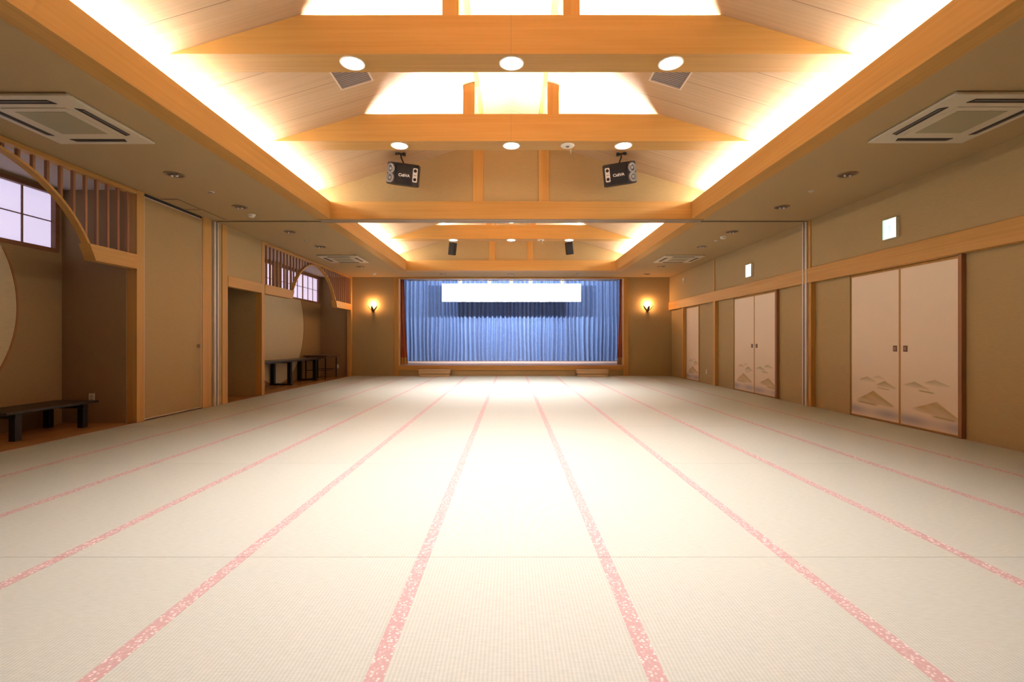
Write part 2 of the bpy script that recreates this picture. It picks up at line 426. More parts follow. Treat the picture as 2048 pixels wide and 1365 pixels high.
# ------------------------------------------------------------------ right wall
XR = 5.05
bm = new()
box(bm, WX, 5.2, -1.3, 14.85, 2.30, CZ)                        # upper wall, flush with the posts
for (y0, y1) in ((-1.3, 5.24), (7.04, 8.89), (10.72, 12.69), (13.65, 14.85)):
    box(bm, XR, 5.2, y0, y1, -0.03, 2.30)
box(bm, 5.13, 5.2, -1.3, 14.85, -0.03, 2.30)
struct(obj('wall_right', bm, WALL), 'long beige cloth-covered wall on the right with sliding doors', 'wall')
bm = new(); box(bm, 4.955, 5.06, -1.3, 14.85, 2.06, 2.303)
tag(obj('wall_rail', bm, WOOD_Y, at=(5.0, 7.0, 2.06), bev=0.004), 'wide horizontal wooden rail above the doors of the right wall', 'rail')
def post(lab, x0, x1, y0, y1, z0=0.0, z1=CZ, m=WOOD_Z, name='wooden_post', cat='post'):
    bm = new(); c = ((x0+x1)/2, (y0+y1)/2, z0); box(bm, x0, x1, y0, y1, z0, z1)
    return tag(obj(name, bm, m, at=c, bev=0.003), lab, cat)
post('wooden post beside the metal channel on the right wall', 4.972, 5.05, 7.835, 7.905, 0, 2.06)
post('wooden post between the middle and far doors, right wall', 4.965, 5.05, 11.50, 11.62, 0, 2.06)
post('thin wooden strip above the rail near the far right door', 4.965, 4.98, 11.53, 11.60, 2.303, CZ)
post('thin wooden strip above the rail beside the right metal channel', 4.965, 4.98, 7.835, 7.90, 2.303, CZ)
post('near door jamb beside the nearest mountain-painted doors', 4.995, 5.05, 5.24, 5.283, 0, 2.06, WOOD_DZ, 'door_jamb', 'jamb')
post('near door jamb beside the middle pair of painted doors', 4.995, 5.05, 8.89, 8.948, 0, 2.06, WOOD_DZ, 'door_jamb', 'jamb')
post('far door jamb left of the single far painted door', 4.972, 5.05, 13.655, 13.74, 0, 2.06, WOOD_Z, 'door_jamb', 'jamb')
post('slim near door jamb right of the single far painted door', 5.03, 5.05, 12.65, 12.688, 0, 2.06, WOOD_Z, 'door_jamb', 'jamb')

# painted sliding doors
def sstep(a, b, x):
    t = max(0.0, min(1.0, (x-a)/(b-a))); return t*t*(3-2*t)
CREAM = (0.87, 0.715, 0.545)
def hill(col, u, v, ul, u0, ur, vl, vp, vr, fill, tone, strength, conc=1.25):
    """one brushed hill: dark along the ridge line, thinner colour towards its foot"""
    if u <= ul or u >= ur: return col
    base = vl + (vr-vl)*(u-ul)/(ur-ul)
    vb0 = vl + (vr-vl)*(u0-ul)/(ur-ul)
    t = (u-ul)/(u0-ul) if u < u0 else (ur-u)/(ur-u0)
    top = base + (vp-vb0)*t**conc
    if v > top + 0.010: return col
    edge = sstep(top + 0.008, top - 0.006, v)
    rel = max(0.0, min(1.0, (top - v)/max(top - base, 0.006)))
    foot = 1.0 if v > base else math.exp(-((base-v)/0.014)**2)
    side = sstep(0, 0.22, (u-ul)/(ur-ul)) * sstep(0, 0.10, (ur-u)/(ur-ul))
    a = strength*edge*foot*side*(1 - fill*rel)*(0.90 + 0.10*math.sin(u*17 + v*11 + 3*math.sin(v*21)))
    return tuple(c*(1-a) + t_*a for c, t_ in zip(col, tone))
def stroke(col, u, v, ua, ub, va, vb, w, tone, strength):
    if u < ua or u > ub: return col
    t = (u-ua)/(ub-ua); c = va + (vb-va)*t
    a = strength*math.exp(-((v-c)/w)**2)*sstep(0, .25, t)*sstep(0, .25, 1-t)
    return tuple(x*(1-a) + y*a for x, y in zip(col, tone))
OL, OL2, MIST = (0.36, 0.27, 0.085), (0.46, 0.32, 0.11), (0.36, 0.33, 0.38)
def paint_left(u, v):
    c = CREAM
    m = 0.80*math.exp(-((v-0.10)/0.065)**2)*(0.75 + 0.25*math.sin(u*9 + 1)); c = tuple(a*(1-m) + b*m for a, b in zip(c, MIST))
    c = hill(c, u, v, .46, .59, .72, .578, .612, .575, .7, OL, .50)
    c = hill(c, u, v, .15, .36, .55, .532, .585, .528, .7, OL, .75)
    c = hill(c, u, v, .51, .72, .95, .480, .548, .462, .6, OL, .85)
    c = stroke(c, u, v, .54, .84, .445, .430, .008, OL, .65)
    c = hill(c, u, v, .08, .49, .93, .225, .394, .215, .42, OL2, .95, 1.12)
    c = stroke(c, u, v, .10, .62, .213, .195, .013, OL, .8)
    return c
def paint_right(u, v):
    c = CREAM
    m = 0.80*math.exp(-((v-0.09)/0.065)**2)*(0.75 + 0.25*math.sin(u*8)); c = tuple(a*(1-m) + b*m for a, b in zip(c, MIST))
    c = hill(c, u, v, .38, .585, .82, .575, .622, .560, .65, OL, .8)
    c = hill(c, u, v, .02, .26, .53, .525, .575, .498, .65, OL, .8)
    c = stroke(c, u, v, .29, .60, .474, .458, .010, OL, .85)
    c = hill(c, u, v, .16, .61, .97, .235, .362, .185, .42, OL2, .95, 1.15)
    c = stroke(c, u, v, .50, .95, .185, .165, .013, OL, .85)
    return c
def leaf(n, lab, yf, yn, fn, pull_y):
    """yf far edge, yn near edge; u runs from the far edge to the near edge"""
    d = struct(thing('door_%d' % n, lab, 'sliding door', (5.068, (yf+yn)/2, 0)))
    W = yf - yn; H = 2.056; yc = (yf+yn)/2
    fr = 0.012
    bm = new()
    nu, nv = 66, 150
    lay = bm.loops.layers.float_color.new('paint')
    vs = [[None]*(nv+1) for _ in range(nu+1)]
    hv = [0.016 + (0.72-0.016)*j/(nv-6) for j in range(nv-5)] + [0.72 + (H-0.03-0.72)*j/6 for j in range(1, 7)]
    for i in range(nu+1):
        y = (W/2 - fr) - (W - 2*fr)*i/nu
        for j in range(nv+1): vs[i][j] = bm.verts.new((0, y, hv[j]))
    for i in range(nu):
        for j in range(nv):
            f = bm.faces.new((vs[i][j], vs[i+1][j], vs[i+1][j+1], vs[i][j+1]))
            for lp in f.loops:
                u = 0.5 - lp.vert.co.y/W; lp[lay] = (*fn(u, lp.vert.co.z), 1)
    bmesh.ops.recalc_face_normals(bm, faces=bm.faces[:])
    box(bm, 0.002, 0.022, -W/2 + fr, W/2 - fr, 0.016, H - 0.03)
    p = obj('painted_panel', bm, PAINT, d)
    bm = new(); box(bm, -0.004, 0.024, -W/2 + 0.001, -W/2 + fr, 0, H); box(bm, -0.004, 0.024, W/2 - fr, W/2 - 0.001, 0, H)
    box(bm, -0.004, 0.024, -W/2 + fr, W/2 - fr, 0, 0.016); box(bm, -0.004, 0.024, -W/2 + fr, W/2 - fr, H - 0.03, H)
    obj('edge_frame', bm, WOOD_Z, d)
    if pull_y is not None:
        y = pull_y - yc
        bm = new(); box(bm, -0.006, 0.001, y - 0.031, y + 0.031, 0.950, 1.028); q = obj('finger_pull', bm, BRONZE, d, bev=0.002)
        bm = new(); box(bm, -0.0075, -0.0058, y - 0.017, y + 0.017, 0.968, 1.010); obj('pull_recess', bm, BRONZE_L, q)
leaf(1, 'left leaf of the nearest sliding doors, painted with misty hills', 7.04, 6.160, paint_left, 6.232)
leaf(2, 'right leaf of the nearest sliding doors, painted with misty hills', 6.157, 5.285, paint_right, 6.07)
leaf(3, 'left leaf of the middle sliding doors, painted with misty hills', 10.72, 9.842, paint_left, 9.93)
leaf(4, 'right leaf of the middle sliding doors, painted with misty hills', 9.839, 8.95, paint_right, 9.75)
leaf(5, 'single painted sliding door at the far end of the right wall', 13.65, 12.69, paint_left, None)

# exit signs
def exit_sign(lab, y0, y1, z0, z1):
    yc, zc = (y0+y1)/2, (z0+z1)/2; W, H = y1-y0, z1-z0
    t = thing('exit_sign', lab, 'exit sign', (WX, yc, zc), group='lit exit signs on the right wall')
    bm = new(); box(bm, -0.045, 0, -W/2 - 0.008, W/2 + 0.008, -H/2 - 0.008, H/2 + 0.008); obj('housing', bm, PLATE, t, bev=0.004)
    bm = new(); box(bm, -0.048, -0.0445, -W/2, W/2, -H/2, H/2); obj('lit_face', bm, EXITW, t)
    # running figure going through a doorway, green on white (u to the right = -y)
    def P(pts, bm): prism(bm, [(-u*W, v*H) for u, v in pts], 'x', -0.0495, -0.0475)
    bm = new()
    P([(-.49, -.47), (-.36, -.47), (-.36, .47), (-.49, .47)], bm)
    obj('green_band', bm, EXITG, t)
    bm = new()
    P([(-.06, .16), (.08, .20), (.14, -.02), (.0, -.08)], bm)
    P([(.0, -.08), (.09, -.04), (.02, -.24), (-.12, -.34), (-.14, -.28), (-.05, -.2)], bm)
    P([(.09, -.02), (.13, -.04), (.16, -.2), (.26, -.28), (.22, -.33), (.10, -.22)], bm)
    P([(-.06, .16), (-.04, .10), (-.16, .02), (-.2, .06)], bm)
    c = [(.11 + .05*math.cos(a), .29 + .045*math.sin(a)) for a in [k*PI/6 for k in range(12)]]; P(c, bm)
    obj('running_figure', bm, EXITF, t)
exit_sign('lit green-white exit sign above the nearest painted doors', 6.06, 6.27, 2.43, 2.68)
exit_sign('lit green-white exit sign above the middle painted doors', 9.72, 9.94, 2.43, 2.68)
# wall plates on the right
def plate(lab, loc, axis, w, h, name='wall_outlet', cat='wall outlet'):
    t = thing(name, lab, cat, loc)
    a = (lambda bm, d0, d1, p, q, r, s: box(bm, d0, d1, p, q, r, s)) if axis == 'x' else (lambda bm, d0, d1, p, q, r, s: box(bm, p, q, d0, d1, r, s))
    bm = new(); a(bm, -0.010, 0.0, -w/2, w/2, -h/2, h/2); obj('plate', bm, PLATE, t, bev=0.002)
    bm = new()
    for z in (-0.018, 0.018):
        for q in (-0.010, 0.006): a(bm, -0.0115, -0.0095, q, q + 0.004, z*h/0.12 - 0.008, z*h/0.12 + 0.008)
    obj('slots', bm, DARK, t)
plate('white socket plate low on the right wall near the far post', (XR, 12.19, 0.30), 'x', 0.075, 0.12)
t = thing('wall_sensor', 'small white sensor high on the right wall near the stage', 'sensor', (WX, 13.6, 2.84))
bm = new(); box(bm, -0.03, 0, -0.035, 0.035, -0.07, 0.07); obj('body', bm, PLATE, t, bev=0.006)
bm = new(); box(bm, -0.032, -0.029, -0.02, 0.02, -0.05, -0.01); obj('lens_window', bm, IVORYD, t)
# metal partition channels on both walls
def channel(lab, xw, s, y0):
    t = thing('partition_channel', lab, 'metal channel', (xw, y0, 0), group='metal channels of the folding partition')
    a, b = sorted((0, s*0.035))
    for (ya, yb) in ((0.0, 0.028), (0.088, 0.116)):
        bm = new(); box(bm, a, b, ya, yb, 0, CZ - 0.012); obj('rail', bm, ALU_L, t, bev=0.003)
    a, b = sorted((0, s*0.014)); bm = new(); box(bm, a, b, 0.028, 0.088, 0, CZ - 0.012); obj('groove', bm, DARK, t)
    a, b = sorted((0, s*0.024)); bm = new(); box(bm, a, b, 0.048, 0.066, 0, CZ - 0.012); obj('rib', bm, ALU_L, t)
channel('upright metal partition channel on the right wall', WX, -1, 7.91)
channel('upright metal partition channel on the left wall', -WX, 1, 7.88)
t = thing('partition_track', 'straight ceiling track of the folding partition across the hall', 'track', (0, 7.88, CZ))
bm = new(); box(bm, -4.94, 4.94, 0.012, 0.042, -0.015, -0.012); obj('slot', bm, DARK, t)
bm = new(); box(bm, -3.16, 3.16, -0.13, 0.085, -0.019, -0.0125); obj('cover_plate', bm, COVERP, t)
for y in (0.0, 0.042):
    bm = new(); box(bm, -3.16, 3.16, y, y + 0.012, -0.026, -0.0192); obj('rail', bm, ALU_L, t)

# ------------------------------------------------------------------ left wall
XA = -5.95          # back of the alcoves
bm = new()
box(bm, -5.2, -WX, -1.3, 1.85, -0.03, CZ)
box(bm, -5.10, -5.04, 6.41, 7.85, -0.03, CZ)                        # behind the storage door
box(bm, -5.10, -WX, 7.845, 8.13, -0.03, CZ)
box(bm, -7.3, -5.10, 8.13, 8.285, -0.03, CZ); box(bm, -7.3, -7.2, 8.285, 9.43, -0.03, CZ)
box(bm, -7.3, -5.10, 9.43, 9.54, -0.03, CZ)
box(bm, -5.06, -WX, 8.285, 9.43, 2.235, CZ)                         # over the doorway
lw = struct(obj('wall_left', bm, WALL), 'beige left wall with its alcoves and doorway', 'wall')
WZ0, WZ1 = 2.245, 3.05
for (x1, y0, y1) in ((-5.0, 1.70, 1.85), (-5.10, 6.26, 6.41), (-5.10, 14.78, 14.90)):
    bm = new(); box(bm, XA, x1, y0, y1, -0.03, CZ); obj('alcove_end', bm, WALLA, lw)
def backwall(y0, y1, wins):
    bm = new(); box(bm, XA - 0.12, XA, y0, y1, -0.03, WZ0); box(bm, XA - 0.12, XA, y0, y1, WZ1, CZ)
    ys = [y0] + [q for w in wins for q in w] + [y1]
    for a, b in zip(ys[::2], ys[1::2]):
        if b - a > 0.005: box(bm, XA - 0.12, XA, a, b, WZ0, WZ1)
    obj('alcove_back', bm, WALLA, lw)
backwall(1.70, 6.41, [(3.88, 6.21)])
backwall(9.43, 14.90, [(9.58, 11.90), (12.18, 14.66)])
def window(n, lab, y0, y1):
    w = struct(thing('window_%d' % n, lab, 'window', (XA, (y0+y1)/2, WZ0)))
    L = (y1-y0)/2; H = WZ1 - WZ0; f = 0.05
    bm = new(); box(bm, -0.08, 0.014, -L, -L + f, 0, H); box(bm, -0.08, 0.014, L - f, L, 0, H)
    box(bm, -0.08, 0.014, -L + f, L - f, 0, f); box(bm, -0.08, 0.014, -L + f, L - f, H - f, H); obj('window_frame', bm, WOOD_D, w)
    bm = new(); box(bm, -0.055, -0.05, -L + f, L - f, f, H - f); obj('paper_pane', bm, PAPER, w)
    bm = new(); n_ = max(1, round((2*L - 2*f)/0.35)); st = (2*L - 2*f)/n_
    for i in range(1, n_):
        y = -L + f + st*i; tk = 0.022 if i*2 == n_ + n_ % 2 else 0.007
        box(bm, -0.05, -0.032, y - tk, y + tk, f, H - f)
    box(bm, -0.05, -0.034, -L + f, L - f, H/2 - 0.006, H/2 + 0.006); obj('muntins', bm, WOOD_D, w)
window(1, 'high paper-paned window in the near left alcove', 3.88, 6.21)
window(2, 'near paper-paned window behind the far lattice, by the doorway', 9.58, 11.90)
window(3, 'far paper-paned window behind the arch of the far alcove', 12.18, 14.66)

def round_panel(lab, cy, cz, r, y0, y1, ztop):
    """pale disc set on the alcove wall, cut by floor, window sill and neighbours"""
    t = thing('round_wall_panel', lab, 'wall panel', (XA, cy, 0))
    def clip(rr):
        pts = []
        for k in range(180):
            a = 2*PI*k/180; y = cy + rr*math.cos(a); z = cz + rr*math.sin(a)
            pts.append((min(max(y, y0), y1) - cy, min(max(z, 0.002), ztop)))
        out = []
        for p in pts:
            if not out or (abs(p[0]-out[-1][0]) + abs(p[1]-out[-1][1])) > 1e-5: out.append(p)
        return out
    bm = new(); prism(bm, clip(r), 'x', 0.001, 0.016); obj('cloth_disc', bm, DISC, t)
    bm = new()
    a0 = math.asin(max(-1, (0.002 - cz)/r)); a1 = math.asin(min(1, (ztop - cz)/r))
    for (p, q) in ((a0, a1), (PI - a1, PI - a0)):
        n = 40
        for k in range(n):
            aa, bb = p + (q-p)*k/n, p + (q-p)*(k+1)/n
            pts = [(r*math.cos(aa), cz + r*math.sin(aa)), ((r+.022)*math.cos(aa), cz + (r+.022)*math.sin(aa)), ((r+.022)*math.cos(bb), cz + (r+.022)*math.sin(bb)), (r*math.cos(bb), cz + r*math.sin(bb))]
            if all(y0 - cy <= u <= y1 - cy for u, _ in pts) and all(0.0 <= v <= ztop for _, v in pts): prism(bm, pts, 'x', 0.001, 0.024)
    obj('round_rim', bm, WOOD_DZ, t)
round_panel('large pale round cloth panel behind the low black table', 4.17, 1.50, 1.50, 1.86, 6.2, 2.243)
round_panel('large pale round cloth panel behind the long black table', 12.02, 1.50, 1.50, 9.56, 14.7, 2.243)

post('wooden post at the far side of the near alcove', -5.10, -4.972, 6.28, 6.41)
post('wooden post left of the dark doorway', -5.10, -4.965, 8.13, 8.285)
post('wooden post between the dark doorway and the far alcove', -5.10, -4.972, 9.43, 9.54)
post('wooden corner post of the far alcove beside the stage wall', -5.10, -4.985, 14.70, 14.84, 0, CZ)
post('wooden board between the storage door and the metal channel', -5.04, -4.975, 7.62, 7.845, name='trim_board', cat='board')
bm = new(); box(bm, -5.06, -4.955, 8.285, 9.43, 2.05, 2.235)
tag(obj('door_lintel', bm, WOOD_Y, at=(-5.0, 8.86, 2.05), bev=0.003), 'wooden lintel over the dark doorway', 'lintel')

# storage door
t = struct(thing('door_6', 'tall flush storage door in the left wall with metal edging', 'door', (-5.02, 7.01, 0)))
bm = new(); box(bm, -0.02, 0.03, -0.585, 0.588, 0.03, 3.045); obj('door_panel', bm, PANELW, t)
bm = new()
box(bm, -0.02, 0.038, -0.597, -0.585, 0.018, 3.057); box(bm, -0.02, 0.038, 0.588, 0.600, 0.018, 3.057)
box(bm, -0.02, 0.038, -0.585, 0.588, 0.018, 0.030); box(bm, -0.02, 0.038, -0.585, 0.588, 3.045, 3.057); obj('metal_edging', bm, ALU_L, t)
bm = new(); lathe(bm, [(0.014, 0), (0.030, 0.0), (0.032, 0.006), (0.026, 0.011), (0.016, 0.006), (0.014, 0)], 24)
bmesh.ops.rotate(bm, cent=(0,0,0), matrix=Matrix.Rotation(PI/2, 3, 'Y'), verts=bm.verts[:]); bmesh.ops.translate(bm, vec=(0.03, 0.53, 1.01), verts=bm.verts[:])
obj('ring_pull', bm, BRONZE, t, smooth=True)
bm = new(); box(bm, -5.03, -4.99, 6.415, 7.61, 3.062, 3.099)
struct(obj('trim_1', bm, DARK), 'dark gap above the storage door', 'gap')
bm = new()
box(bm, -4.97, -4.725, 6.69, 6.715, CZ - 0.003, CZ + 0.002); box(bm, -4.97, -4.735, 7.21, 7.235, CZ - 0.003, CZ + 0.002)
box(bm, -4.735, -4.722, 6.715, 7.89, CZ - 0.003, CZ + 0.002)
struct(obj('trim_2', bm, BRONZE), 'thin dark joints of the ceiling hatch by the storage door', 'ceiling joint')

# lattice screens with a round arch
def lattice(lab, ya, yb, cy, r=1.46, cz=1.55, bandL=True, bandR=True):
    t = thing('lattice_screen', lab, 'lattice screen', (-5.03, cy, 0))
    A, B = ya - cy, yb - cy
    z0, z1 = 2.05, 2.24
    hl = lambda z, q=0: math.sqrt(max(0, (r+q)**2 - (z-cz)**2))
    if bandL:
        bm = new(); prism(bm, [(A, z0), (-hl(z0), z0), (-hl(z1), z1), (A, z1)], 'x', -0.07, 0.068); obj('lintel', bm, WOOD_Y, t, bev=0.003)
    if bandR:
        bm = new(); prism(bm, [(hl(z0), z0), (B, z0), (B, z1), (hl(z1), z1)], 'x', -0.07, 0.068); obj('lintel', bm, WOOD_Y, t, bev=0.003)
    bm = new(); box(bm, -0.05, 0.055, A, B, 3.045, 3.095); obj('top_rail', bm, WOOD_Y, t, bev=0.003)
    rim = 0.028
    a0 = math.asin((z1 + 0.002 - cz)/(r + rim)); n = 64
    bm = new(); ring = []
    for k in range(n+1):
        a = a0 + (PI - 2*a0)*k/n
        ring.append([bm.verts.new((x, rr*math.cos(a), cz + rr*math.sin(a))) for (x, rr) in ((-0.03, r), (0.05, r), (0.05, r + rim), (-0.03, r + rim))])
    for R, S in zip(ring, ring[1:]):
        for i in range(4): bm.faces.new((R[i], R[(i+1) % 4], S[(i+1) % 4], S[i]))
    bm.faces.new(ring[0]); bm.faces.new(ring[-1]); bmesh.ops.recalc_face_normals(bm, faces=bm.faces[:])
    obj('arch_rim', bm, WOOD_Y, t)
    y = B - 0.084
    while y > A + 0.04:
        zz = z1
        if abs(y) < r + rim + 0.015:
            zz = max(zz, cz + math.sqrt(max(0, (r+rim)**2 - min(abs(y - .014), abs(y + .014))**2)))
        if abs(y) > r + rim: zz = z1
        if zz < 3.035:
            bm = new(); box(bm, -0.022, 0.012, y - 0.014, y + 0.014, zz, 3.045); obj('slat', bm, SLATW, t)
        y -= 0.153
lattice('arched wooden lattice screen over the near left alcove', 1.86, 6.28, 4.28)
lattice('arched wooden lattice screen over the far left alcove', 9.54, 14.70, 12.12)

# low black table in the near alcove
def leg_box(name, x, y, w, d, z0, z1, p, m): 
    bm = new(); box(bm, x - w/2, x + w/2, y - d/2, y + d/2, z0, z1); return obj(name, bm, m, p, bev=0.003)
t = thing('low_table', 'low black lacquered table in the near left alcove', 'table', (-5.60, 5.55, 0))
bm = new(); box(bm, -0.27, 0.27, -0.56, 0.56, 0.295, 0.325); obj('tabletop', bm, BLACKT, t, bev=0.006)
for y in (-0.42, 0.39):
    for x in (-0.215, 0.215): leg_box('leg', x, y, 0.07, 0.07, 0.0, 0.245, t, BLACK)
    bm = new(); box(bm, -0.255, 0.255, y - 0.035, y + 0.035, 0.245, 0.295); obj('crossbar', bm, BLACK, t, bev=0.003)
# long black table in the far alcove
t = thing('long_table', 'long black table with slab frame legs in the far left alcove', 'table', (-5.665, 11.66, 0))
bm = new(); box(bm, -0.265, 0.265, -1.78, 1.76, 0.575, 0.62); obj('tabletop', bm, BLACKT, t, bev=0.005)
for y in (-1.50, 0.0, 1.49):
    for x in (-0.205, 0.205): leg_box('leg', x, y, 0.085, 0.09, 0.045, 0.545, t, BLACK)
    bm = new(); box(bm, -0.262, 0.262, y - 0.05, y + 0.05, 0.0, 0.045); obj('foot_bar', bm, BLACK, t, bev=0.004)
    bm = new(); box(bm, -0.25, 0.25, y - 0.05, y + 0.05, 0.545, 0.575); obj('crossbar', bm, BLACK, t)
# thin-legged table
t = thing('side_table', 'thin-legged brown-topped table in the corner by the stage wall', 'table', (-5.57, 13.92, 0))
bm = new(); box(bm, -0.34, 0.34, -0.48, 0.50, 0.655, 0.685); obj('tabletop', bm, BROWNT, t, bev=0.004)
for x in (-0.29, 0.27):
    for y in (-0.42, 0.41): leg_box('leg', x, y, 0.03, 0.03, 0.0, 0.60, t, BLACK)
bm = new(); box(bm, -0.30, 0.28, -0.43, -0.41, 0.60, 0.655); box(bm, -0.30, 0.28, 0.40, 0.42, 0.60, 0.655); box(bm, -0.30, -0.28, -0.41, 0.40, 0.60, 0.655); box(bm, 0.26, 0.28, -0.41, 0.40, 0.60, 0.655); obj('apron', bm, BROWNT, t)
for (a, b) in (((-0.275, -0.42), (0.255, -0.42)), ((-0.275, 0.41), (0.255, 0.41)), ((0.27, -0.405), (0.27, 0.395))):
    bm = new(); tube(bm, [(a[0], a[1], 0.255), (b[0], b[1], 0.255)], 0.009, 8); obj('stretcher', bm, BLACK, t, smooth=True)
plate('white socket plate behind the end of the low black table', (-5.55, 6.26, 0.335), 'y', 0.075, 0.12)
plate('white socket plate behind the thin-legged corner table', (-5.42, 14.78, 0.30), 'y', 0.075, 0.12)

# ------------------------------------------------------------------ back wall and stage
SX0, SX1 = -3.52, 3.536
ZS = 0.323
bm = new()
box(bm, -5.10, -3.67, YB, YB + 0.2, -0.03, CZ); box(bm, 3.686, 5.2, YB, YB + 0.2, -0.03, CZ)
box(bm, -3.67, 3.686, YB + 0.01, YB + 0.2, -0.03, 0.174)
struct(obj('wall_back', bm, WALL), 'far wall framing the stage with a sconce on each side', 'wall')
t = thing('proscenium_arch', 'wooden frame around the stage opening', 'stage frame', (0, YB, 0))
for (a, b) in ((-3.67, SX0), (SX1, 3.686)):
    bm = new(); box(bm, a, b, -0.03, 0.2, 0, CZ); obj('upright', bm, WOOD_Z, t, bev=0.004)
bm = new(); box(bm, SX0, SX1, -0.02, 0.24, 0.174, ZS); obj('sill', bm, WOOD_X, t, bev=0.004)
bm = new(); box(bm, SX0, SX1, -0.02, 0.2, 3.055, CZ); obj('head', bm, WOOD_X, t, bev=0.003)
bm = new(); box(bm, -4.7, 4.7, YB + 0.24, 18.5, ZS - 0.1, ZS)
struct(obj('floor_stage', bm, STAGE_F), 'pale reflective stage floor in front of the blue curtain', 'floor')
bm = new()
box(bm, -4.8, -4.7, YB + 0.2, 18.6, -0.03, 3.8); box(bm, 4.7, 4.8, YB + 0.2, 18.6, -0.03, 3.8); box(bm, -4.8, 4.8, 18.5, 18.6, -0.03, 3.8)
box(bm, -4.7, 4.7, YB + 0.2, YB + 0.24, CZ - 0.045, 3.8); box(bm, -4.7, -3.67, YB + 0.2, YB + 0.24, 0, CZ); box(bm, 3.686, 4.7, YB + 0.2, YB + 0.24, 0, CZ)
sw = struct(obj('wall_stage', bm, STAGEW), 'dark side walls around the stage', 'wall')
bm = new(); box(bm, -4.8, 4.8, YB + 0.2, 18.6, 3.8, 3.85); struct(obj('ceiling_stage', bm, STAGEC), 'ceiling over the stage', 'ceiling')

# the blue curtain
def drape(bm, x0, x1, y, z0, z1, pitch, amp, rows=14, spp=12, lean=None, seed=1, top_amp=0.6, mat_hem=None):
    rnd = random.Random(seed)
    ph = []; x = x0; p = 0.0
    w = []
    while x < x1:
        a = pitch*rnd.uniform(0.75, 1.3); w.append((x, a, rnd.uniform(0.65, 1.25))); x += a
    cols = []
    for (xs, a, g) in w:
        for k in range(spp): cols.append((xs + a*k/spp, 2*PI*k/spp, g, rnd.uniform(-1, 1) if k == 0 else 0))
    V = []
    for (xx, phs, g, _) in cols:
        if xx > x1: break
        col = []
        for j in range(rows+1):
            t = j/rows; z = z0 + (z1-z0)*t
            am = amp*g*(top_amp + (1-top_amp)*(1-t))
            xs = xx + 0.02*math.sin(3.1*xx + 2.2*t*3) * (1-t) + (lean(xx, t) if lean else 0)
            yy = y - am*(math.sin(phs) + 0.25*math.sin(2*phs + 3*xx))
            col.append(bm.verts.new((xs, yy, z)))
        V.append(col)
    for A, B in zip(V, V[1:]):
        for j in range(rows):
            f = bm.faces.new((A[j], B[j], B[j+1], A[j+1])); f.smooth = True
            if mat_hem is not None and j < mat_hem: f.material_index = 1
    return bm
bm = new(); drape(bm, -4.45, 4.45, 18.05, ZS + 0.012, 3.72, 0.15, 0.092, top_amp=0.8)
tag(obj('stage_curtain', bm, BLUE, at=(0, 18.05, ZS)), 'wide pleated blue curtain across the back of the stage', 'curtain')
bm = new(); drape(bm, -3.92, -3.47, 15.30, ZS + 0.01, 3.7, 0.075, 0.03, rows=30, lean=lambda x, t: 0.12*(1-t)**1.2*(x + 3.92)/0.45, seed=3, mat_hem=2)
tag(obj('side_curtain', bm, [RED, GOLD], at=(-3.7, 15.3, ZS)), 'gathered red-brown curtain with gold hem at the left of the stage', 'curtain')
bm = new(); drape(bm, 3.52, 3.95, 15.30, ZS + 0.01, 3.7, 0.075, 0.03, rows=30, lean=lambda x, t: -0.07*(1-t)**1.2*(3.95 - x)/0.43, seed=4, mat_hem=2)
tag(obj('side_curtain', bm, [RED, GOLD], at=(3.75, 15.3, ZS)), 'gathered red-brown curtain with gold hem at the right of the stage', 'curtain')

# blank white sign
t = thing('hanging_sign', 'long blank white sign hanging in front of the blue curtain', 'sign', (0.018, 16.8, 2.49))
bm = new(); box(bm, -2.471, 2.471, 0, 0.02, 0, 0.64); obj('board', bm, BANNER, t, bev=0.003)
for x in (-1.9, 1.9):
    bm = new(); tube(bm, [(x, 0.01, 0.64), (x, 0.01, 1.31)], 0.004, 6); obj('hanging_wire', bm, ALU, t)

